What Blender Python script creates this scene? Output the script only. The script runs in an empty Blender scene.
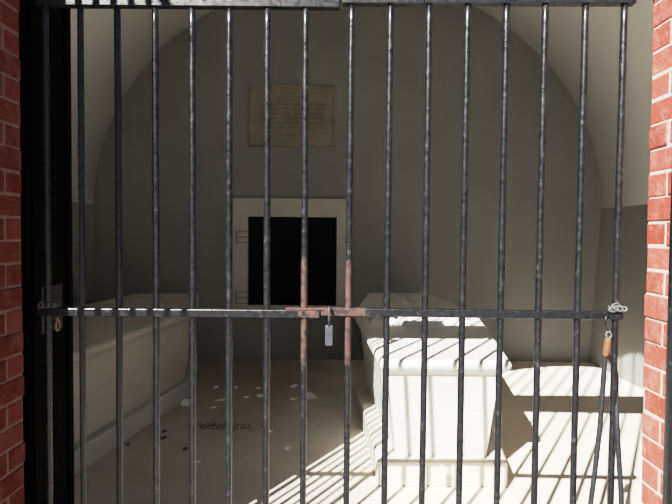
import bpy, bmesh, math, random
from mathutils import Vector, Matrix, noise
random.seed(11)
PI = math.pi
C = bpy.context.scene.collection
F = 527.0
H = 1.55            # camera height above the vault floor
GY = 2.10           # plane of the gate
BACK = 6.50         # plane of the rear wall
XC, XA, ZS, ZR = 0.14, 3.12, 1.90, 2.79     # vault: centre, half width, springing height, rise

# ------------------------------------------------------------------ camera
cam_data = bpy.data.cameras.new('camera')
cam_data.sensor_fit = 'HORIZONTAL'; cam_data.sensor_width = 36.0
cam_data.lens = 36.0 * F / 672.0
cam_data.clip_start = 0.05
cam = bpy.data.objects.new('camera', cam_data); C.objects.link(cam)
CM = (Matrix.Translation((0, 0, H)) @ Matrix.Rotation(math.radians(90 - 1.85), 4, 'X')
      @ Matrix.Rotation(math.radians(0.47), 4, 'Z'))
cam.matrix_world = CM
bpy.context.scene.camera = cam

def ray(px, py):
    d = Vector(((px - 336) / F, -(py - 252) / F, -1.0))
    return (CM.to_3x3() @ d)
def at(px, py, Y):
    d = ray(px, py); t = Y / d.y
    return Vector((d.x * t, Y, H + d.z * t))
def on_floor(px, py, z=0.0):
    d = ray(px, py); t = (z - H) / d.z
    return Vector((d.x * t, d.y * t, z))

# ------------------------------------------------------------------ materials
def new_mat(name):
    m = bpy.data.materials.new(name); m.use_nodes = True
    nt = m.node_tree
    return m, nt, nt.nodes['Principled BSDF']
def N(nt, t, **kw):
    n = nt.nodes.new(t)
    for k, v in kw.items():
        if k in n.inputs: n.inputs[k].default_value = v
        else: setattr(n, k, v)
    return n
def ramp(nt, fac, stops):
    r = nt.nodes.new('ShaderNodeValToRGB')
    e = r.color_ramp.elements
    e[0].position, e[0].color = stops[0][0], (*stops[0][1], 1)
    e[1].position, e[1].color = stops[-1][0], (*stops[-1][1], 1)
    for p, c in stops[1:-1]:
        x = e.new(p); x.color = (*c, 1)
    nt.links.new(fac, r.inputs['Fac'])
    return r
def mottled(name, c1, c2, scale=3.0, rough=0.8, bump=0.0, bscale=60.0, detail=6.0, stretch=(1, 1, 1), spec=0.3, c3=None, coord='Object'):
    m, nt, b = new_mat(name)
    tc = N(nt, 'ShaderNodeTexCoord'); mp = N(nt, 'ShaderNodeMapping')
    mp.inputs['Scale'].default_value = stretch
    nt.links.new(tc.outputs[coord], mp.inputs['Vector'])
    n = N(nt, 'ShaderNodeTexNoise', Scale=scale, Detail=detail, Roughness=0.6)
    nt.links.new(mp.outputs['Vector'], n.inputs['Vector'])
    st = [(0.3, c1), (0.7, c2)]
    if c3: st = [(0.28, c1), (0.5, c2), (0.72, c3)]
    r = ramp(nt, n.outputs['Fac'], st)
    nt.links.new(r.outputs['Color'], b.inputs['Base Color'])
    b.inputs['Roughness'].default_value = rough
    b.inputs['Specular IOR Level'].default_value = spec
    if bump:
        n2 = N(nt, 'ShaderNodeTexNoise', Scale=bscale, Detail=4.0)
        nt.links.new(tc.outputs[coord], n2.inputs['Vector'])
        bp = N(nt, 'ShaderNodeBump', Strength=bump, Distance=0.01)
        nt.links.new(n2.outputs['Fac'], bp.inputs['Height'])
        nt.links.new(bp.outputs['Normal'], b.inputs['Normal'])
    return m
def iron(name, rust=None):
    """black gloss paint on iron; rust=(axis, lo, hi) bares red primer between two world coordinates"""
    m, nt, b = new_mat(name)
    tc = N(nt, 'ShaderNodeTexCoord'); geo = N(nt, 'ShaderNodeNewGeometry')
    n = N(nt, 'ShaderNodeTexNoise', Scale=55.0, Detail=5.0)
    nt.links.new(tc.outputs['Object'], n.inputs['Vector'])
    r = ramp(nt, n.outputs['Fac'], [(0.35, (0.0035, 0.0038, 0.005)), (0.60, (0.0065, 0.007, 0.009)), (0.76, (0.03, 0.03, 0.033))])
    col = r.outputs['Color']
    rr = ramp(nt, n.outputs['Fac'], [(0.3, (0.24,) * 3), (0.7, (0.40,) * 3)])
    rough = rr.outputs['Color']
    if rust:
        ax, lo, hi = rust
        sx = N(nt, 'ShaderNodeSeparateXYZ'); nt.links.new(geo.outputs['Position'], sx.inputs[0])
        n3 = N(nt, 'ShaderNodeTexNoise', Scale=38.0, Detail=4.0)
        nt.links.new(geo.outputs['Position'], n3.inputs['Vector'])
        a1 = N(nt, 'ShaderNodeMath', operation='MULTIPLY_ADD'); a1.inputs[1].default_value = 0.10; a1.inputs[2].default_value = -0.05
        nt.links.new(n3.outputs['Fac'], a1.inputs[0])
        ad = N(nt, 'ShaderNodeMath', operation='ADD')
        nt.links.new(sx.outputs[ax], ad.inputs[0]); nt.links.new(a1.outputs[0], ad.inputs[1])
        g1 = N(nt, 'ShaderNodeMapRange'); g1.inputs['From Min'].default_value = lo - 0.006; g1.inputs['From Max'].default_value = lo + 0.006
        g2 = N(nt, 'ShaderNodeMapRange'); g2.inputs['From Min'].default_value = hi + 0.006; g2.inputs['From Max'].default_value = hi - 0.006
        nt.links.new(ad.outputs[0], g1.inputs['Value']); nt.links.new(ad.outputs[0], g2.inputs['Value'])
        mu = N(nt, 'ShaderNodeMath', operation='MULTIPLY')
        nt.links.new(g1.outputs[0], mu.inputs[0]); nt.links.new(g2.outputs[0], mu.inputs[1])
        pr = ramp(nt, n3.outputs['Fac'], [(0.40, (0.010, 0.007, 0.007)), (0.48, (0.038, 0.0165, 0.0135)), (0.75, (0.060, 0.030, 0.025))])
        mx = N(nt, 'ShaderNodeMix', data_type='RGBA')
        nt.links.new(mu.outputs[0], mx.inputs[0]); nt.links.new(col, mx.inputs[6]); nt.links.new(pr.outputs['Color'], mx.inputs[7])
        col = mx.outputs[2]
        mr = N(nt, 'ShaderNodeMix', data_type='FLOAT'); mr.inputs[3].default_value = 0.75
        nt.links.new(mu.outputs[0], mr.inputs[0]); nt.links.new(rough, mr.inputs[2]); rough = mr.outputs[0]
    nt.links.new(col, b.inputs['Base Color']); nt.links.new(rough, b.inputs['Roughness'])
    b.inputs['Specular IOR Level'].default_value = 0.4
    bp = N(nt, 'ShaderNodeBump', Strength=0.35, Distance=0.002)
    n2 = N(nt, 'ShaderNodeTexNoise', Scale=160.0, Detail=3.0)
    nt.links.new(tc.outputs['Object'], n2.inputs['Vector'])
    nt.links.new(n2.outputs['Fac'], bp.inputs['Height']); nt.links.new(bp.outputs['Normal'], b.inputs['Normal'])
    return m
def brick_mat(name, dark, mid, light, bloom):
    m, nt, b = new_mat(name)
    tc = N(nt, 'ShaderNodeTexCoord'); at_ = N(nt, 'ShaderNodeAttribute', attribute_name='tone')
    n = N(nt, 'ShaderNodeTexNoise', Scale=22.0, Detail=7.0, Roughness=0.65)
    nt.links.new(tc.outputs['Object'], n.inputs['Vector'])
    ad = N(nt, 'ShaderNodeMath', operation='MULTIPLY_ADD'); ad.inputs[1].default_value = 0.55
    nt.links.new(at_.outputs['Fac'], ad.inputs[0])
    sc = N(nt, 'ShaderNodeMath', operation='MULTIPLY'); sc.inputs[1].default_value = 0.55
    nt.links.new(n.outputs['Fac'], sc.inputs[0]); nt.links.new(sc.outputs[0], ad.inputs[2])
    r = ramp(nt, ad.outputs[0], [(0.15, dark), (0.45, mid), (0.8, light)])
    n2 = N(nt, 'ShaderNodeTexNoise', Scale=14.0, Detail=8.0, Roughness=0.75)
    nt.links.new(tc.outputs['Object'], n2.inputs['Vector'])
    f = ramp(nt, n2.outputs['Fac'], [(0.48, (0, 0, 0)), (0.70, (0.65, 0.65, 0.65))])
    mx = N(nt, 'ShaderNodeMix', data_type='RGBA'); mx.inputs[7].default_value = (*bloom, 1)
    nt.links.new(f.outputs['Color'], mx.inputs[0]); nt.links.new(r.outputs['Color'], mx.inputs[6])
    nt.links.new(mx.outputs[2], b.inputs['Base Color'])
    b.inputs['Roughness'].default_value = 0.9; b.inputs['Specular IOR Level'].default_value = 0.12
    bp = N(nt, 'ShaderNodeBump', Strength=0.7, Distance=0.006)
    n3 = N(nt, 'ShaderNodeTexNoise', Scale=60.0, Detail=5.0)
    nt.links.new(tc.outputs['Object'], n3.inputs['Vector'])
    nt.links.new(n3.outputs['Fac'], bp.inputs['Height']); nt.links.new(bp.outputs['Normal'], b.inputs['Normal'])
    return m

M = {}
M['wall'] = mottled('grey_wall_paint', (0.180, 0.180, 0.169), (0.21, 0.2095, 0.197), 1.3, 0.9, 0.15, 25)
M['vault'] = mottled('pale_vault_plaster', (0.87, 0.868, 0.845), (0.90, 0.898, 0.875), 0.9, 0.92, 0.12, 18)
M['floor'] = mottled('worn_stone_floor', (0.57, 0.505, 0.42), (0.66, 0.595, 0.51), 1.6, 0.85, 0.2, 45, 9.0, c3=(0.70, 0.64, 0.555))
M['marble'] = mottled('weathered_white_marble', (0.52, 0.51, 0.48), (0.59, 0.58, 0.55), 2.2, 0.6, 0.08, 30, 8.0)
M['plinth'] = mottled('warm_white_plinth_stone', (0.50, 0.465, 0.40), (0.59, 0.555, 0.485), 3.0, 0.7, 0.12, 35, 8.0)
M['marble_shaded'] = mottled('shaded_white_marble', (0.30, 0.288, 0.255), (0.36, 0.345, 0.31), 1.6, 0.6, 0.08, 30, 8.0)  # left chest: darker copy of the marble, shade put into the colour
M['plinth_shaded'] = mottled('shaded_plinth_stone', (0.27, 0.268, 0.25), (0.34, 0.335, 0.31), 3.0, 0.7, 0.12, 35, 8.0)  # left plinth stone, its shade likewise painted in as a darker tone
M['surround'] = mottled('pale_door_surround', (0.38, 0.365, 0.33), (0.44, 0.425, 0.385), 4.0, 0.85, 0.1, 40)
M['void_iron'] = mottled('dull_black_iron', (0.002, 0.002, 0.0025), (0.004, 0.004, 0.005), 9.0, 0.8, 0.3, 30, spec=0.12)
M['door_iron'] = mottled('dark_door_paint', (0.0006, 0.0006, 0.0008), (0.0012, 0.0012, 0.0014), 9.0, 0.7, 0.2, 40, spec=0.03)
M['plate'] = mottled('dark_rusty_plate', (0.003, 0.0025, 0.0022), (0.008, 0.006, 0.005), 30.0, 0.6, 0.3, 80)
M['brass'] = mottled('dull_brass', (0.16, 0.12, 0.07), (0.24, 0.19, 0.11), 30.0, 0.5)
M['plaque'] = mottled('weathered_plaque_stone', (0.14, 0.125, 0.095), (0.205, 0.182, 0.138), 4.5, 0.9, 0.2, 40, 9.0, c3=(0.245, 0.22, 0.17))
M['ink'] = mottled('worn_letters', (0.07, 0.054, 0.036), (0.115, 0.094, 0.066), 7.0, 0.9)
M['iron'] = iron('black_painted_iron')
M['iron_bar'] = iron('black_paint_worn_to_primer_upright', (2, 1.035, 1.45))
M['iron_rail'] = iron('black_paint_worn_to_primer_rail', (0, -0.135, 0.125))
M['primer'] = mottled('red_primer', (0.036, 0.016, 0.013), (0.060, 0.030, 0.025), 40.0, 0.75, 0.3, 90)
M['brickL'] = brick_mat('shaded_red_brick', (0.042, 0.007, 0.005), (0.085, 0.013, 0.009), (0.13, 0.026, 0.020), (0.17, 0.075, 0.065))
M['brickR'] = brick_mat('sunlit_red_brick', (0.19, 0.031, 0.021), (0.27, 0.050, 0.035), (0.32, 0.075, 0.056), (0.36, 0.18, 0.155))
M['mortarL'] = mottled('shaded_mortar', (0.13, 0.075, 0.058), (0.20, 0.125, 0.10), 20.0, 0.95, 0.5, 80)  # like the left bricks, a darker copy with shade in its colour
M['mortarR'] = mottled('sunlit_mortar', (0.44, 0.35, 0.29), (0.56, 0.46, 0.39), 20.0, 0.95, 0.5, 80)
M['steel'] = mottled('grey_steel', (0.030, 0.034, 0.042), (0.055, 0.06, 0.072), 30.0, 0.5); M['steel'].node_tree.nodes['Principled BSDF'].inputs['Metallic'].default_value = 0.35
M['galv'] = mottled('bright_galvanised_chain', (0.04, 0.04, 0.041), (0.095, 0.095, 0.093), 60.0, 0.6, spec=0.2)
M['dull_chain'] = mottled('dull_steel_chain', (0.05, 0.05, 0.053), (0.12, 0.12, 0.125), 60.0, 0.4)
M['copper'] = mottled('orange_copper_sleeve', (0.075, 0.030, 0.014), (0.115, 0.054, 0.030), 40.0, 0.65, spec=0.2)
M['rope'] = mottled('blue_black_cable', (0.0035, 0.0038, 0.005), (0.012, 0.013, 0.017), 90.0, 0.6, 0.6, 120)
M['flake'] = mottled('pale_paint_flake', (0.68, 0.68, 0.69), (0.80, 0.80, 0.80), 20.0, 0.9)
M['soil'] = mottled('dark_soil', (0.05, 0.042, 0.034), (0.095, 0.08, 0.066), 60.0, 1.0)
M['ground'] = mottled('gravel_ground', (0.17, 0.158, 0.14), (0.23, 0.215, 0.19), 20.0, 0.95, 0.4, 80)
def brickwall_mat():
    m, nt, b = new_mat('red_brick_walling')
    tc = N(nt, 'ShaderNodeTexCoord'); mp = N(nt, 'ShaderNodeMapping')
    mp.inputs['Rotation'].default_value = (PI / 2, 0, 0)
    nt.links.new(tc.outputs['Object'], mp.inputs['Vector'])
    br = N(nt, 'ShaderNodeTexBrick', Scale=1.0)
    br.inputs['Color1'].default_value = (0.34, 0.09, 0.065, 1); br.inputs['Color2'].default_value = (0.26, 0.06, 0.045, 1)
    br.inputs['Mortar'].default_value = (0.5, 0.42, 0.36, 1)
    br.inputs['Brick Width'].default_value = 0.235; br.inputs['Row Height'].default_value = 0.091; br.inputs['Mortar Size'].default_value = 0.008
    nt.links.new(mp.outputs['Vector'], br.inputs['Vector']); nt.links.new(br.outputs['Color'], b.inputs['Base Color'])
    b.inputs['Roughness'].default_value = 0.9
    return m
M['brickwall'] = brickwall_mat()

def add_shade_and_dirt(m):  # left side darkened as painted shade, plus brown dirt toward the rear
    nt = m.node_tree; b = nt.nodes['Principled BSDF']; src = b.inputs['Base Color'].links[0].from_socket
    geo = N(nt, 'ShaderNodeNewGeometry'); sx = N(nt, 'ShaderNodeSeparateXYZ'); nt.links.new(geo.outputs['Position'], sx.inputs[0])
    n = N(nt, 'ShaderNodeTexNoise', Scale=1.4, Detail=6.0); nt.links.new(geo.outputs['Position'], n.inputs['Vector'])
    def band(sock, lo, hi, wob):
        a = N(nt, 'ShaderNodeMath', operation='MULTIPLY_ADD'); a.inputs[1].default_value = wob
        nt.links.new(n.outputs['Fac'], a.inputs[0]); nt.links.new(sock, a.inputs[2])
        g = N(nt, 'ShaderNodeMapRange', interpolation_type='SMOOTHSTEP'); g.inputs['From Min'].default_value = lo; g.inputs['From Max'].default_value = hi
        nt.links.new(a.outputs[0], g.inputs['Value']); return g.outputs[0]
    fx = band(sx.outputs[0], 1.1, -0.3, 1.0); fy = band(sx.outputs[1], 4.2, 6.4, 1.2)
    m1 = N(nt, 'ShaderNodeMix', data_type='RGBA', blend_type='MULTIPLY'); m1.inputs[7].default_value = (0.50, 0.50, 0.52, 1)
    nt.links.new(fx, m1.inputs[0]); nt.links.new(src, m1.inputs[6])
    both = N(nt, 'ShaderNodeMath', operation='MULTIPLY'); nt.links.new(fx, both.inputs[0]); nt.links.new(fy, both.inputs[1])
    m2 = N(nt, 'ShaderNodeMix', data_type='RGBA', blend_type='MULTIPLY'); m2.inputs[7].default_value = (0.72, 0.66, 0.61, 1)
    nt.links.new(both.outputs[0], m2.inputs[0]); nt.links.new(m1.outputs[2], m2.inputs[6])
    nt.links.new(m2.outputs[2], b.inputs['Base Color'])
add_shade_and_dirt(M['floor'])

# ------------------------------------------------------------------ mesh helpers
class MB:
    def __init__(s): s.bm = bmesh.new()
    def box(s, x0, x1, y0, y1, z0, z1, bev=0.0, mi=0):
        t = bmesh.new(); bmesh.ops.create_cube(t, size=1.0)
        for v in t.verts:
            v.co = Vector(((x0 + x1) / 2 + v.co.x * (x1 - x0), (y0 + y1) / 2 + v.co.y * (y1 - y0), (z0 + z1) / 2 + v.co.z * (z1 - z0)))
        if bev: bmesh.ops.bevel(t, geom=t.edges[:], offset=bev, segments=2, affect='EDGES', profile=0.5)
        s.merge(t, mi); return s
    def merge(s, t, mi=0, mat=None):
        mp = {}
        for v in t.verts: mp[v] = s.bm.verts.new(mat @ v.co if mat else v.co)
        out = []
        for f in t.faces:
            try:
                g = s.bm.faces.new([mp[v] for v in f.verts]); g.material_index = mi; g.smooth = f.smooth; out.append(g)
            except ValueError: pass
        t.free(); return out
    def tube(s, pts, r, seg=12, closed=False, cap=True):
        pts = [Vector(p) for p in pts]; n = len(pts); rings = []
        rad = r if isinstance(r, (list, tuple)) else [r] * n
        up = None
        for i, p in enumerate(pts):
            a = pts[(i - 1) % n] if (closed or i > 0) else p
            c = pts[(i + 1) % n] if (closed or i < n - 1) else p
            d = (c - a).normalized()
            if up is None:
                up = Vector((0, 0, 1)) if abs(d.z) < 0.9 else Vector((0, 1, 0))
            u = (up - d * up.dot(d)).normalized(); up = u
            w = d.cross(u)
            rings.append([s.bm.verts.new(p + (u * math.cos(2 * PI * k / seg) + w * math.sin(2 * PI * k / seg)) * rad[i]) for k in range(seg)])
        m = n if closed else n - 1
        for i in range(m):
            A, B = rings[i], rings[(i + 1) % n]
            for k in range(seg):
                f = s.bm.faces.new((A[k], A[(k + 1) % seg], B[(k + 1) % seg], B[k])); f.smooth = True
        if cap and not closed:
            s.bm.faces.new(rings[0][::-1]); s.bm.faces.new(rings[-1])
        return s
    def loft(s, loops, cap=True, smooth=False):
        rs = [[s.bm.verts.new(p) for p in L] for L in loops]
        for A, B in zip(rs, rs[1:]):
            n = len(A)
            for k in range(n):
                f = s.bm.faces.new((A[k], A[(k + 1) % n], B[(k + 1) % n], B[k])); f.smooth = smooth
        if cap:
            s.bm.faces.new(rs[0][::-1]); s.bm.faces.new(rs[-1])
        return s
    def build(s, name, mat, parent=None, bevel=0.0):
        bmesh.ops.recalc_face_normals(s.bm, faces=s.bm.faces[:])
        me = bpy.data.meshes.new(name); s.bm.to_mesh(me); s.bm.free()
        for x in (mat if isinstance(mat, (list, tuple)) else [mat]): me.materials.append(x)
        o = bpy.data.objects.new(name, me); C.objects.link(o)
        if parent: o.parent = parent
        if bevel:
            b = o.modifiers.new('bevel', 'BEVEL'); b.width = bevel; b.segments = 2; b.limit_method = 'ANGLE'
        return o
def tag(o, label, cat=None, group=None, kind=None):
    o['label'] = label
    if cat: o['category'] = cat
    if group: o['group'] = group
    if kind: o['kind'] = kind
    return o
def thing(name, label, cat, loc=(0, 0, 0), rz=0.0, group=None):
    o = bpy.data.objects.new(name, None); C.objects.link(o)
    o.empty_display_size = 0.1
    o.location = loc; o.rotation_euler = (0, 0, rz)
    return tag(o, label, cat, group)
def struct(o, label, cat): return tag(o, label, cat, kind='structure')

# ------------------------------------------------------------------ room shell
XL, XR, XRB = XC - XA, XC + XA, 3.15
m = MB(); m.box(XL - 0.3, XR + 0.3, 1.86, BACK + 0.3, -0.12, 0.0)
struct(m.build('floor', M['floor']), 'worn pale stone floor of the burial vault', 'floor')
m = MB(); m.box(-9, 9, -9, 1.86, -0.13, -0.02)
struct(m.build('ground', M['ground']), 'gravel ground outside the gate', 'ground')
m = MB(); m.box(XL - 0.3, XR + 0.3, BACK, BACK + 0.25, 0, 5.2)
struct(m.build('wall_back', M['wall']), 'dark grey rear wall under the round vault arch', 'wall')
m = MB(); m.box(XL - 0.25, XL, GY, BACK, 0, ZS)
struct(m.build('wall_left', M['wall']), 'grey left side wall below the vault springing', 'wall')
m = MB()
m.loft([[(XRB, GY, 0), (XRB + 0.4, GY, 0), (XR + 0.3, GY, ZS), (XR, GY, ZS)], [(XRB, BACK, 0), (XRB + 0.4, BACK, 0), (XR + 0.3, BACK, ZS), (XR, BACK, ZS)]])
struct(m.build('wall_right', M['wall']), 'grey right side wall below the vault springing', 'wall')
# barrel vault
m = MB(); K = 64
arc = lambda a, y, t=0.0: (XC + (XA + t) * math.cos(a), y, ZS + (ZR + t) * math.sin(a))
inner = [[m.bm.verts.new(arc(PI * k / K, y)) for k in range(K + 1)] for y in (GY, BACK)]
outer = [[m.bm.verts.new(arc(PI * k / K, y, 0.25)) for k in range(K + 1)] for y in (GY, BACK)]
for k in range(K):
    m.bm.faces.new((inner[0][k], inner[0][k + 1], inner[1][k + 1], inner[1][k])).smooth = True
    m.bm.faces.new((outer[0][k], outer[1][k], outer[1][k + 1], outer[0][k + 1])).smooth = True
    for j in (0, 1): m.bm.faces.new((inner[j][k], outer[j][k], outer[j][k + 1], inner[j][k + 1]))
struct(m.build('ceiling', M['vault']), 'pale plastered round barrel vault overhead', 'ceiling')
# front wall: arched opening
W0, WZ, WR, WY0 = 1.25, 2.70, 1.60, 1.83
m = MB()
K = 40
def archz(x): return WZ + WR * math.sqrt(max(0.0, 1 - (x / W0) ** 2))
xs = [-W0 * math.cos(PI * k / K) for k in range(K + 1)]
TOP = 5.4
for Yp in (WY0, GY):
    lo = [m.bm.verts.new((x, Yp, archz(x))) for x in xs]; hi = [m.bm.verts.new((x, Yp, TOP)) for x in xs]
    for k in range(K): m.bm.faces.new((lo[k], lo[k + 1], hi[k + 1], hi[k])).material_index = 0 if Yp == WY0 else 1
    if Yp == WY0: L0, H0 = lo, hi
    else:
        for k in range(K):
            m.bm.faces.new((L0[k], lo[k], lo[k + 1], L0[k + 1])); m.bm.faces.new((H0[k], H0[k + 1], hi[k + 1], hi[k]))
for s in (-1, 1):
    for (xa, xb, z0, z1) in ((W0, 6.0, WZ, TOP), (1.37, 6.0, -0.1, WZ)):
        m.box(min(s * xa, s * xb), max(s * xa, s * xb), WY0, GY - 0.004, z0, z1)
        m.box(min(s * xa, s * xb), max(s * xa, s * xb), GY - 0.004, GY, z0, z1, mi=1)
struct(m.build('wall_front', [M['brickwall'], M['vault']]), 'red brick front wall with tall arched opening', 'wall')
# brick jambs, every brick modelled
def jamb(name, s, FX, HD, pitch, phase, bm_, mm_, label):
    m = MB(); col = m.bm.faces.layers.float.new('tone')
    rnd = random.Random(5 if s < 0 else 9)
    fs = []
    def put(y0, y1, z0, z1, mi, face=1.25, tone=0.5):
        n0 = len(m.bm.faces)
        x0, x1 = sorted((s * face, s * 1.365))
        m.box(x0, x1, y0, y1, z0, z1, bev=0.0 if mi else 0.004, mi=mi)
        m.bm.faces.ensure_lookup_table()
        for f in m.bm.faces[n0:]: f[col] = tone
    put(WY0 + 0.004, GY - 0.004, -0.1, WZ, 1, face=FX + 0.0035)
    k0 = int((0 - phase) / pitch) - 1
    k = k0
    while phase + k * pitch < WZ - 0.02:
        z0 = phase + k * pitch + 0.0045; z1 = min(WZ, phase + (k + 1) * pitch - 0.0045)
        cuts = [WY0, GY] if k % 2 else [WY0, GY - HD, GY]
        for a, b in zip(cuts, cuts[1:]):
            j = rnd.uniform(-0.003, 0.003); e = rnd.uniform(-0.007, 0.006) if b == GY else 0
            put(a + (0.006 if a > WY0 else 0), b - (0.006 if b < GY else 0) + e, z0 + rnd.uniform(-.002, .002), z1 + rnd.uniform(-.002, .002), 0, FX + j, rnd.random())
        k += 1
    o = m.build(name, [bm_, mm_])
    return struct(o, label, 'brick jamb')
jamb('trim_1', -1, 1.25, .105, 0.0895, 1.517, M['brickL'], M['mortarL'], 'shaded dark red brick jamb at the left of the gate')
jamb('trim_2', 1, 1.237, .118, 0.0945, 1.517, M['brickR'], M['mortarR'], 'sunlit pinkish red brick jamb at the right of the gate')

# ------------------------------------------------------------------ rear wall fittings
sx0, sx1, ox0, ox1 = -1.262, 0.122, -1.078, 0.008
sz1, oz1, oz0, sz0 = at(290, 199, BACK).z, at(290, 217, BACK).z, 0.68, 0.64
m = MB(); d = 0.07
m.box(sx0, ox0, BACK - d, BACK, sz0, sz1); m.box(ox1, sx1, BACK - d, BACK, sz0, sz1)
m.box(ox0, ox1, BACK - d, BACK, oz1, sz1); m.box(ox0, ox1, BACK - d - 0.02, BACK, sz0, oz0)
o = struct(m.build('trim_3', M['surround']), 'pale stone surround of the black doorway in the rear wall', 'door surround')
for z in (at(240, 237, BACK).z, at(240, 297, BACK).z):
    m = MB(); x = -1.215; y = BACK - d
    m.box(x - .008, x + .008, y - .02, y, z - .075, z + .075); m.box(x, ox0 + .01, y - .02, y, z + .06, z + .075)
    m.box(x, ox0 + .01, y - .02, y, z - .075, z - .06); m.box(x, ox0 + .02, y - .012, y, z - .01, z + .01)
    m.build('hinge_clamp', M['wall'], o)['label'] = 'grey iron hinge clamp let into the left jamb'
m = MB(); m.box(ox0, ox1, BACK - 0.02, BACK, oz0, oz1)
dr = struct(m.build('door_1', M['void_iron']), 'black iron door in the rear wall of the vault', 'door')
m = MB()
for xx in (ox0 + .05, (ox0 + ox1) / 2, ox1 - .05): m.box(xx - .04, xx + .04, BACK - .032, BACK - .02, oz0, oz1, .004)
for zz in (oz0 + .05, (oz0 + oz1) / 2, oz1 - .05): m.box(ox0, ox1, BACK - .03, BACK - .02, zz - .04, zz + .04, .004)
for i in range(7):
    for zz in (oz0 + .05, (oz0 + oz1) / 2, oz1 - .05):
        xx = ox0 + .08 + i * .155
        t = bmesh.new(); bmesh.ops.create_uvsphere(t, u_segments=8, v_segments=5, radius=.014); m.merge(t, 0, Matrix.Translation((xx, BACK - .03, zz)))
m.build('strap', M['void_iron'], dr)
m = MB(); m.tube([(ox1 - .16 + .05 * math.cos(a * PI / 8), BACK - .045, 1.15 + .05 * math.sin(a * PI / 8)) for a in range(16)], .008, 8, closed=True)
m.build('ring_handle', M['void_iron'], dr)

# plaque
p0, p1 = at(250, 86, BACK), at(334.5, 147, BACK)
px0, px1, pz1, pz0 = p0.x, p1.x, (p0.z + at(334, 86.5, BACK).z) / 2, p1.z
pl = thing('inscribed_plaque', 'brown weathered stone plaque with a scripture inscription high on the rear wall', 'plaque', ((px0 + px1) / 2, BACK - .001, pz0))
w2, hh = (px1 - px0) / 2, pz1 - pz0
m = MB(); m.box(-w2, w2, -.04, 0, 0, hh, .006)
m.build('tablet', M['plaque'], pl)
m = MB()
for (a, b, c_, d_) in ((-w2, -w2 + .03, 0, hh), (w2 - .03, w2, 0, hh), (-w2, w2, 0, .03), (-w2, w2, hh - .03, hh)): m.box(a, b, -.048, -.03, c_, d_, .004)
m.build('border', M['plaque'], pl)
LINES = [('I am the Resurrection and the', 105.0), ('Life; saith the Lord. He that', 109.4), ('believeth in me, though he were', 114.0), ('dead yet shall he live. And who-', 118.7),
         ('soever liveth and believeth in', 123.3), ('me shall never die.', 127.9), ('ST JOHN. XI. 25, 26.', 135.6)]
for i, (txt, yy) in enumerate(LINES):
    cu = bpy.data.curves.new('line', 'FONT'); cu.body = txt; cu.size = 1.0; cu.align_x = 'CENTER'; cu.resolution_u = 3; cu.extrude = 0.01
    to = bpy.data.objects.new('line', cu); C.objects.link(to)
    bpy.context.view_layer.update()
    me = bpy.data.meshes.new_from_object(to.evaluated_get(bpy.context.evaluated_depsgraph_get()))
    wd = max(v.co.x for v in me.vertices) - min(v.co.x for v in me.vertices)
    tw = {5: 0.56, 6: 0.40}.get(i, 0.80)
    sx = tw / wd; sz = 0.058 if i < 6 else 0.05
    zc = at(292, yy, BACK).z - pz0 - sz * 0.33
    t = bmesh.new(); t.from_mesh(me)
    acc = MB(); acc.merge(t, 0, Matrix.Translation((0, -.0405, zc)) @ Matrix(((sx, 0, 0, 0), (0, 0, -.15, 0), (0, sz, 0, 0), (0, 0, 0, 1))))
    bpy.data.objects.remove(to); bpy.data.curves.remove(cu); bpy.data.meshes.remove(me)
    acc.build('inscription_line', M['ink'], pl)

# ------------------------------------------------------------------ sarcophagi
def rrect(x0, x1, y0, y1, z, r=0.0, n=1):
    if r <= 0: return [(x0, y0, z), (x1, y0, z), (x1, y1, z), (x0, y1, z)]
    out = []
    for cx, cy, a0 in ((x0 + r, y0 + r, PI), (x1 - r, y0 + r, 1.5 * PI), (x1 - r, y1 - r, 0), (x0 + r, y1 - r, PI / 2)):
        for k in range(n + 1):
            a = a0 + PI / 2 * k / n; out.append((cx + r * math.cos(a), cy + r * math.sin(a), z))
    return out
def inset(poly, d, r=0.0, n=3):
    """poly: counter-clockwise plan corners; shrink by d and round the corners by r"""
    k = len(poly); lines = []
    for i in range(k):
        p, q = Vector(poly[i]), Vector(poly[(i + 1) % k]); t = (q - p).normalized(); nrm = Vector((-t.y, t.x))
        lines.append((p + nrm * d, t))
    out = []
    for i in range(k):
        (p, t), (q, w) = lines[i - 1], lines[i]
        den = t.x * w.y - t.y * w.x; e = q - p
        c = p + t * ((e.x * w.y - e.y * w.x) / den)
        if r <= 0: out.append(c); continue
        a, b_ = c - t * r, c + w * r
        for j in range(n + 1):
            s_ = j / n; out.append(a * (1 - s_) ** 2 + c * 2 * s_ * (1 - s_) + b_ * s_ ** 2)
    return out
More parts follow.
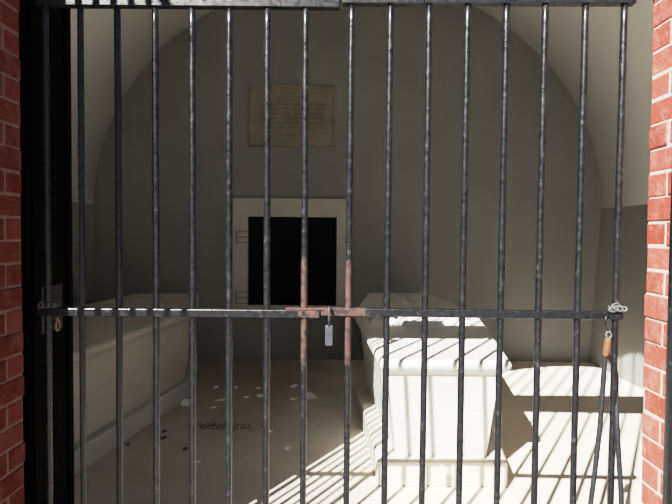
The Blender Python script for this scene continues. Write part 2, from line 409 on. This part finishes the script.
def sarcophagus(name, label, hexa, plan, mat, pmat, relief):
    """coffin-shaped chest: hexa = world plan corners of the lid (foot left, foot right, shoulder, head, head, shoulder)"""
    fx, fy = (hexa[0][0] + hexa[1][0]) / 2, hexa[0][1]
    t = thing(name, label, 'sarcophagus', (fx, fy, 0))
    hx = [(x - fx, y - fy) for x, y in hexa]; pxy = [(x - fx, y - fy) for x, y in plan]
    ZL = lambda y: .80 + .0205 * y
    m = MB(); m.loft([[(*p, z) for p in inset(pxy, i)] for i, z in ((.006, 0), (0, .006), (0, .150), (.012, .162))])
    m.build('plinth', pmat, t)
    m = MB()
    lp = lambda d, z, k: [(p.x, p.y, z + k * .0205 * p.y) for p in inset(hx, d)]
    m.loft([lp(.128, .158, 0), lp(.0938, .452, .5), lp(.097, .4535, .5), lp(.0965, .4565, .5), lp(.0932, .458, .5), lp(.065, .695, 1), lp(.052, .706, 1)])
    m.build('chest', mat, t, bevel=.006)
    m = MB()   # moulded lid: cove below, round nose above, flat top
    prof = [(.080, .695), (.066, .702), (.048, .708), (.036, .718), (.031, .730), (.016, .733)]
    for k in range(1, 9):
        a = -PI / 2 + PI * k / 8; prof.append((.030 - .030 * math.cos(a), .766 + .034 * math.sin(a)))
    m.loft([[(p.x, p.y, z + .0205 * p.y) for p in inset(hx, i, .02, 4)] for i, z in prof], smooth=True)
    lid = m.build('lid', mat, t)
    md = lid.modifiers.new('edge', 'EDGE_SPLIT'); md.split_angle = math.radians(50)
    if relief:
        cx = lambda y: relief - fx + .0 * y
        def field(nm, x0, x1, y0, y1, nx, ny, hf):
            m = MB(); g = []
            x0 += -fx; x1 += -fx; y0 += -fy; y1 += -fy
            for j in range(ny + 1):
                y = y0 + (y1 - y0) * j / ny
                g.append([m.bm.verts.new((x0 + (x1 - x0) * i / nx, y, ZL(y) + hf(x0 + (x1 - x0) * i / nx - cx(y), y + fy))) for i in range(nx + 1)])
            for j in range(ny):
                for i in range(nx):
                    q = (g[j][i], g[j][i + 1], g[j + 1][i + 1], g[j + 1][i])
                    if all(v.co.z < ZL(v.co.y) - .012 for v in q): continue
                    m.bm.faces.new(q).smooth = True
            bmesh.ops.delete(m.bm, geom=[v for v in m.bm.verts if not v.link_faces], context='VERTS')
            return m.build(nm, mat, t)
        SY0, SY1, SW = 4.10, 4.95, .175
        def shield(x, y):
            u = abs(x) / SW
            if u >= 1 or y > SY1: return -.02
            lo = SY0 + .20 * (1 - math.sqrt(max(0, 1 - u * u)))
            ed = min((1 - u) * SW, y - lo, SY1 - y)
            if ed < 0: return -.02
            h = .050 * min(1, ed / .010)
            if ed > .025: h -= .007
            if y < 4.6 and ed > .025: h += .006 * (int((x + SW) / .03) % 2)
            return h
        field('shield_carving', relief - .19, relief + .19, 4.07, 4.98, 76, 120, shield)
        def drape(x, y):
            u = x / .42
            lo = 4.30 + .05 * math.sin(11 * x) + .03 * math.sin(37 * x + 1)
            hi = 4.92 - .2 * abs(u)
            ed = min((1 - abs(u)) * .42, y - lo, hi - y)
            if ed < 0: return -.03
            n_ = noise.noise((x * 11, y * 5 + 2 * math.sin(7 * x), 2.0))
            return min(1, ed / .03) * max(.004, .026 + .016 * math.sin(34 * x + 8 * y + 3 * n_) + .024 * n_)
        field('drapery_carving', relief - .43, relief + .43, 4.2, 5.18, 120, 130, drape)
        def eagle(x, y):
            u = abs(x); v = y - 5.45
            body = .045 * math.exp(-(u / .06) ** 2 - (v / .20) ** 2)
            wing = .036 * math.exp(-((v - .05 - .5 * u) / .12) ** 2) * (1 if u < .27 else max(0, 1 - (u - .27) / .03)) * (.7 + .3 * math.sin(80 * u))
            head = .045 * math.exp(-((x - .03) / .04) ** 2 - ((v - .28) / .05) ** 2)
            h = max(body, wing, head)
            return h if h > .006 else -.03
        field('eagle_carving', relief - .32, relief + .32, 5.1, 6.0, 80, 90, eagle)
    return t
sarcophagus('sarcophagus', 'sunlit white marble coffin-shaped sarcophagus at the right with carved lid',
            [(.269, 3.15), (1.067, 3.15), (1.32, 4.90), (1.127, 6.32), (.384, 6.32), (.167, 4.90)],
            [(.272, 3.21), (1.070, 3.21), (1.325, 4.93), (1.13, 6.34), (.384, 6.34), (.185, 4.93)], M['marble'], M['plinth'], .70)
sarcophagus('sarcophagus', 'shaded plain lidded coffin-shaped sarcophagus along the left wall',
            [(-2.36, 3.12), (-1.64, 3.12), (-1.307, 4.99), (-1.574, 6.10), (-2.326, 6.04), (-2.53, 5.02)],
            [(-2.36, 3.15), (-1.667, 3.15), (-1.375, 5.02), (-1.60, 6.12), (-2.326, 6.06), (-2.53, 5.03)], M['marble_shaded'], M['plinth_shaded'], None)

# ------------------------------------------------------------------ gate leaves
RB = .0129
def px_x(px, Y): return (px - 336) / F * Y
left_bars = [47, 82, 118.3, 155.6, 192.3, 229.2, 266.6, 304.3]
right_bars = [348.4, 386.7, 424.6, 462.6, 500.9, 539.0, 578.7, 617.0]
def bar_mesh(x, z0, z1, r, mat, parent, seed):
    rnd = random.Random(seed); m = MB(); n = 26
    bow = rnd.uniform(-.0025, .0025)
    pts = [(x + bow * math.sin(PI * k / n) + rnd.uniform(-.0006, .0006), rnd.uniform(-.0006, .0006), z0 + (z1 - z0) * k / n) for k in range(n + 1)]
    m.tube(pts, [r * rnd.uniform(.96, 1.04) for _ in pts], 14)
    return m.build('bar', mat, parent)
ZM, ZT = 1.235, 2.4525
RH = .0155
g = thing('gate_leaf', 'left leaf of black iron bar gate, hasp at its free end', 'gate', (0, GY, 0))
for i, p in enumerate(left_bars):
    bar_mesh(px_x(p, GY), .07, ZT + .012, RB, M['iron_bar'] if p > 300 else M['iron'], g, 20 + i)
m = MB(); m.box(px_x(40, GY), px_x(337.5, GY), -.0185, .0185, ZT - RH, ZT + RH, .003); m.build('rail', M['iron'], g)
m = MB(); m.box(px_x(39, GY), px_x(320, GY), -.0185, .0185, ZM - RH, ZM + RH, .003); m.build('rail', M['iron_rail'], g)
m = MB(); m.box(px_x(40, GY), px_x(337.5, GY), -.0185, .0185, .07, .10, .003); m.build('rail', M['iron'], g)
m = MB(); m.box(px_x(286, GY), px_x(335, GY), -.021, .012, ZM + RH, ZM + RH + .008, .002)
m.box(px_x(325.5, GY), px_x(333, GY), -.030, -.0186, ZM - .004, ZM + RH + .008, .002)
m.build('hasp', M['primer'], g)['label'] = 'flat rusty red hasp bar'
xj = px_x(320.6, GY)
Yr = lambda p: GY - .027 * (p - 348) / 269
g = thing('gate_leaf', 'right leaf of black iron bar gate, a chain at its outer end', 'gate', (xj, GY, 0))
xe = px_x(622, Yr(622)); ye = Yr(622)
g.rotation_euler = (0, math.radians(.12), math.atan2(ye - GY, xe - xj))
for i, p in enumerate(right_bars):
    bar_mesh(px_x(p, Yr(p)) - xj, .07, 2.468 + .012, RB, M['iron_bar'] if p < 350 else M['iron'], g, 60 + i)
m = MB(); m.box(px_x(339, GY) - xj, px_x(626.5, ye) - xj, -.0185, .0185, 2.468 - RH, 2.468 + RH, .003); m.build('rail', M['iron'], g)
m = MB(); m.box(.001, px_x(622.5, ye) - xj, -.0185, .0185, 1.244 - RH, 1.244 + RH, .003); m.build('rail', M['iron_rail'], g)
m = MB(); m.box(px_x(339, GY) - xj, px_x(622.5, ye) - xj, -.0185, .0185, .07, .10, .003); m.build('rail', M['iron'], g)
# fixed transom with bars rising into the arch
g = thing('transom_grille', 'black iron transom beam and bars filling the arch over the gate leaves', 'grille', (0, GY - .01, 2.49))
m = MB(); m.box(-1.243, 1.243, -.025, .025, 0.008, .42, .004); m.build('transom_beam', M['iron'], g)
for i, p in enumerate(left_bars + right_bars):
    x = px_x(p, GY)
    m = MB(); m.tube([(x, 0, .41), (x, 0, archz(x) - 2.49 - .008)], RB, 10); m.build('bar', M['iron'], g)

# padlock
p = at(329.2, 315, GY - .034)
t = thing('padlock', 'small grey padlock hanging where the two gate leaves meet', 'padlock', (p.x, GY - .0445, at(329, 344.5, GY - .03).z))
m = MB()
bh = .079
m.loft([rrect(-.0135, .0135, -.008, .008, z, .004, 3) for z in (0, .002)] + [rrect(-.015, .015, -.0095, .0095, z, .004, 3) for z in (.004, bh - .004)] + [rrect(-.0125, .0125, -.007, .007, bh, .004, 3)])
m.build('lock_body', M['steel'], t)
m = MB(); m.tube([(0, -.0075, bh - .003), (0, -.0075, bh + .055)] + [(0, .0065 - .014 * math.cos(a * PI / 8), bh + .055 + .014 * math.sin(a * PI / 8)) for a in range(1, 8)] + [(0, .0205, bh + .055), (0, .0205, bh + .052)], .0048, 10)
m.build('shackle', M['steel'], t)['label'] = 'bright steel shackle'

# chains
def chain(name, label, pts, rl, rw, mat):
    m = MB()
    for i, (p, d, roll) in enumerate(pts):
        p, d = Vector(p), Vector(d).normalized()
        s = d.cross(Vector((math.sin(roll), -math.cos(roll), .2))).normalized()
        m.tube([p + d * rl * math.cos(a * PI / 8) + s * rl * .55 * math.sin(a * PI / 8) for a in range(16)], rw, 7, closed=True)
    return tag(m.build(name, mat), label, 'chain')
Zc = 1.244 + RH + .009
xr = px_x(617, 2.075)
chain('chain', 'bright chain wrapped on the rail end by the sunlit brick', [((xr - .022, 2.05, Zc), (1, 0, .15), 1.2), ((xr - .004, 2.046, Zc + .003), (1, 0, -.1), .3), ((xr + .014, 2.05, Zc + .001), (1, 0, .1), 1.3), ((xr + .019, 2.068, Zc - .001), (.3, 1, -.1), .4), ((xr - .027, 2.066, Zc), (.2, 1, .1), .6), ((xr - .010, 2.054, Zc + .012), (1, .2, .2), .2)], .017, .0042, M['galv'])
xl = px_x(47, GY)
chain('chain', 'dull chain on the rail beside the dark door lock plate', [((xl - .018, GY - .018, ZM + RH + .012), (.6, 0, 1), .2), ((xl + .002, GY - .02, ZM + RH + .010), (1, 0, .1), .5), ((xl + .024, GY - .014, ZM + RH + .010), (1, .2, .1), 1.3), ((xl + .036, GY - .004, ZM + RH + .008), (.4, 1, .1), .3)], .014, .0028, M['dull_chain'])

# hanging cable loop
yc = 2.045
t = thing('cable_loop', 'blue-black cable loop with copper sleeve hanging from the right rail', 'cable', at(606, 312, yc))
o0 = t.location.copy()
def P(px, py, y=yc): return at(px, py, y) - o0
m = MB(); m.tube([P(609, 313, 2.055), P(606, 318), P(605.3, 325), P(608, 331), P(609.2, 335)], .0035, 8); m.build('hook', M['iron'], t)
m = MB(); m.tube([P(608.6, 335) + Vector((.010 * math.cos(a * PI / 8), 0, .013 * math.sin(a * PI / 8))) for a in range(16)], .0042, 8, closed=True); m.build('eye', M['galv'], t)['label'] = 'white metal eye'
m = MB(); m.tube([P(608.4, 338), P(608, 340), P(605.6, 354), P(605.2, 356.5)], [.0095, .0125, .0125, .0115], 12); m.build('sleeve', M['copper'], t)['label'] = 'orange copper sleeve'
m = MB()
lp = [P(604.6, 355), P(604, 370), P(602.3, 395), P(599.5, 430), P(595, 470), P(590.5, 504), P(586, 545), P(588, 590), P(600, 625), P(615, 600), P(622, 550), P(621.5, 504), P(619, 460), P(616.8, 420), P(616.2, 390, 2.10), P(615.4, 372, 2.11), P(611, 360, 2.07), P(606.4, 354)]
def smooth(pts, n=5):
    out = []
    for i in range(len(pts) - 1):
        a, b, c, d = pts[max(i - 1, 0)], pts[i], pts[i + 1], pts[min(i + 2, len(pts) - 1)]
        for k in range(n):
            s = k / n
            out.append(.5 * ((2 * b) + (c - a) * s + (2 * a - 5 * b + 4 * c - d) * s * s + (3 * b - a - 3 * c + d) * s ** 3))
    return out + [pts[-1]]
m.tube(smooth(lp), .0098, 10); m.build('cable', M['rope'], t)

# dark door folded back on the left, with its lock
d = MB(); d.box(-1.315, -1.236, GY + .022, 2.445, 0, 3.0, .004)
dd = struct(d.build('door_2', M['door_iron']), 'black iron door folded back behind the left brick jamb', 'door')
m = MB()
for (y0, y1, z0, z1) in ((GY + .03, GY + .07, 0, 3), (2.405, 2.445, 0, 3), (GY + .03, 2.44, .02, .14), (GY + .03, 2.44, 2.85, 3)): m.box(-1.238, -1.222, y0, y1, z0, z1, .003)
m.build('stile', M['door_iron'], dd)
m = MB(); a, b = at(51, 285, 2.27).z, at(51, 331, 2.27).z
m.box(-1.238, -1.226, 2.19, 2.36, b, a, .003)
m.build('lock_plate', M['plate'], dd)['label'] = 'dark rusty lock plate'
m = MB(); zc = at(56, 321, 2.3).z
m.tube([(-1.216, 2.296 + .016 * math.cos(k * PI / 8), zc - .018 + .023 * math.sin(k * PI / 8)) for k in range(16)], .0045, 8, closed=True)
m.tube([(-1.23, 2.296, zc + .012), (-1.214, 2.296, zc + .012)], .006, 8)
m.build('ring', M['brass'], dd)['label'] = 'dull brass ring'

# tall outer gate leaves folded back toward the viewer
q = at(667.6, 335, 1.80)
def outer_leaf(label, x, ya, step, n):
    t = thing('outer_gate_leaf', label, 'gate', (x, ya, -.02))
    for i in range(n):
        m = MB(); r = .017 if i == 0 else .0125
        m.tube([(0, -step * i, 0 if i == 0 else .1), (0, -step * i, 3.45)], r, 14); m.build('stile' if i == 0 else 'bar', M['iron'], t)
    for z in (.12, 1.30, 3.38):
        m = MB(); m.box(-.013, .013, -step * (n - 1) - .02, 0, z - .015, z + .015, .003); m.build('rail', M['iron'], t)
outer_leaf('black iron outer gate leaf folded back against the sunlit brick jamb', q.x + .017, 1.80, .12, 8)
outer_leaf('black iron outer gate leaf folded back beside the shaded brick jamb', -1.27, 1.782, .1078, 8)

# ------------------------------------------------------------------ debris on the floor
def flake(px, py, w, d, rot, label, lift=.012, mat='flake'):
    p = on_floor(px, py); rnd = random.Random(int(px * 7 + py)); m = MB(); n = rnd.choice((5, 6, 6, 7))
    ring = []
    for k in range(n):
        a = 2 * PI * k / n + rnd.uniform(-.3, .3); r = rnd.uniform(.55, 1.2)
        ring.append(Vector((w / 2 * r * math.cos(a), d / 2 * r * math.sin(a), lift * (.5 + .5 * math.cos(a - .6)) + .003)))
    top = [m.bm.verts.new(v) for v in ring]; c = m.bm.verts.new((0, 0, .004)); bt = [m.bm.verts.new(v * 1 - Vector((0, 0, .003))) for v in ring]; cb = m.bm.verts.new((0, 0, .0005))
    for k in range(n):
        j = (k + 1) % n
        m.bm.faces.new((top[k], top[j], c)); m.bm.faces.new((bt[j], bt[k], cb)); m.bm.faces.new((top[k], bt[k], bt[j], top[j]))
    o = m.build('paint_flake', M[mat]); o.location = p; o.rotation_euler = (0, 0, rot)
    return tag(o, label, 'flake', 'paint flakes fallen on the vault floor')
FL = [(185.5, 404.5, .13, .20, .3, 'largest white scrap, against the foot of the left plinth', .03),
      (311, 397.5, .13, .16, .9, 'large pointed grey flake on the floor right of the fifth-from-left visible gap', .03),
      (294, 387, .09, .09, .2, 'curled pale flake farthest back toward the rear wall', .02),
      (216, 387.6, .06, .05, .4, 'small pale flake near the left sarcophagus back end', .008),
      (236.5, 387.5, .05, .05, .7, 'small pale flake just below the doorway left edge', .008),
      (259, 388.5, .07, .05, .1, 'thin pale flake below the doorway middle', .008),
      (260, 396.5, .08, .09, 1.1, 'broad grey flake half behind a gate bar', .012),
      (221, 400.5, .14, .05, .1, 'long thin pale flake above the dark soil patch', .008),
      (213.5, 408, .06, .04, .5, 'short pale flake just above the soil patch left edge', .008),
      (246, 397.5, .08, .06, .3, 'faint flat flake between the broad grey flake and thin one', .006),
      (293, 399.5, .10, .07, .2, 'flat dull flake left of the large pointed one', .008),
      (287.5, 449.5, .05, .04, .6, 'lone white flake on the bare middle floor', .014),
      (197.5, 462.5, .035, .03, .2, 'tiny white flake nearest the gate on shaded floor', .006),
      (338.5, 420, .03, .025, .2, 'tiny pale flake beside the right plinth', .006),
      (271, 432, .03, .03, .9, 'tiny pale flake right of the soil patch', .006)]
FLL = ['largest white paint flake, against the foot of the left plinth',
       'large pointed grey paint flake nearest the right plinth on the floor',
       'curled pale paint flake just behind the large pointed grey one',
       'pale paint flake by the back end of the left plinth',
       'pale paint flake on the floor under the black doorway\'s left edge',
       'thin pale paint flake on the floor under the middle of the black doorway',
       'broad grey paint flake just in front of the thin one under the doorway',
       'longest thin pale paint flake, behind the dark soil patch',
       'short pale paint flake at the left rear of the dark soil patch',
       'faint flat paint flake left of the broad grey one',
       'dull flat paint flake left of the large pointed grey one',
       'lone white paint flake on bare floor before the sun stripes',
       'tiny white paint flake nearest the gate on shaded floor',
       'tiny pale paint flake beside the right plinth',
       'tiny pale paint flake right of the dark soil patch']
for f, lb in zip(FL, FLL): flake(f[0], f[1], f[2], f[3], f[4], lb, f[6])
def crumbs(px, py, wx, wy, n, seed):
    m = MB(); rnd = random.Random(seed); c = on_floor(px, py)
    for _ in range(n):
        x, y = rnd.gauss(0, wx), rnd.gauss(0, wy); r = rnd.uniform(.003, .008)
        t = bmesh.new(); bmesh.ops.create_icosphere(t, subdivisions=1, radius=r)
        for v in t.verts: v.co *= rnd.uniform(.7, 1.2)
        m.merge(t, 0, Matrix.Translation((c.x + x, c.y + y, r * .25)) @ Matrix.Diagonal((1, 1, .35, 1)))
    return m
m = crumbs(213, 426.5, .11, .05, 380, 3)
for (a, b, c_, d_, e_) in ((241, 427, .07, .05, 110), ):
    k = crumbs(a, b, c_, d_, e_, 4); m.merge(k.bm)
tag(m.build('soil_crumbs', M['soil']), 'dark patch of scattered soil crumbs on the shaded floor', 'soil', kind='stuff')
for i, (a, b, w, lb) in enumerate(((164.5, 432, .05, 'dark dead leaf nearest the left plinth, farther one'), (163.5, 438.5, .06, 'dark dead leaf nearest the left plinth, nearer one'),
                                   (185, 449.5, .05, 'dark dead leaf left of the tiny white flake'), (128, 445.5, .035, 'dark dead leaf close to the left plinth front'))):
    o = flake(a, b, w, w * .9, .5 * i, ['dark dead leaf beside the left plinth, rear of a pair', 'dark dead leaf beside the left plinth, front of a pair', 'dark dead leaf behind the tiny white flake', 'small dark dead leaf close to the left plinth front'][i], .012, 'soil')
    o.name = 'dead_leaf'; o['category'] = 'leaf'; o['group'] = 'dead leaves on the vault floor'

# ------------------------------------------------------------------ light
sd = bpy.data.lights.new('sun', 'SUN'); sd.energy = 30.0; sd.angle = math.radians(0.53); sd.color = (1.0, 0.965, 0.90)
so = bpy.data.objects.new('sun', sd); C.objects.link(so)
so.rotation_euler = Vector((.655, 1.03, -1)).to_track_quat('-Z', 'Y').to_euler()
so.location = (-4, -6, 8)
w = bpy.data.worlds.new('sky'); bpy.context.scene.world = w; w.use_nodes = True
nt = w.node_tree; bg = nt.nodes['Background']
tc = N(nt, 'ShaderNodeTexCoord'); sp = N(nt, 'ShaderNodeSeparateXYZ'); nt.links.new(tc.outputs['Generated'], sp.inputs[0])
r = ramp(nt, sp.outputs[2], [(0.0, (0.62, 0.70, 0.82)), (0.25, (0.42, 0.58, 0.85)), (1.0, (0.16, 0.32, 0.70))])
nt.links.new(r.outputs['Color'], bg.inputs['Color']); bg.inputs['Strength'].default_value = 0.5

sc = bpy.context.scene
sc.view_settings.view_transform = 'Standard'; sc.view_settings.look = 'None'
sc.view_settings.exposure = 0.0; sc.view_settings.gamma = 1.0
sc.view_settings.use_curve_mapping = True          # soft highlight shoulder, like a phone camera's
cm = sc.view_settings.curve_mapping
WL = 4.5
cm.white_level = (WL, WL, WL)
cv = cm.curves[3]
for x_, y_ in ((.1, .1), (.4, .40), (.8, .66), (1.6, .81), (2.6, .89), (3.6, .945)): cv.points.new(x_ / WL, y_)
cm.update()
sc.cycles.max_bounces = 10; sc.cycles.diffuse_bounces = 8; sc.cycles.use_denoising = True
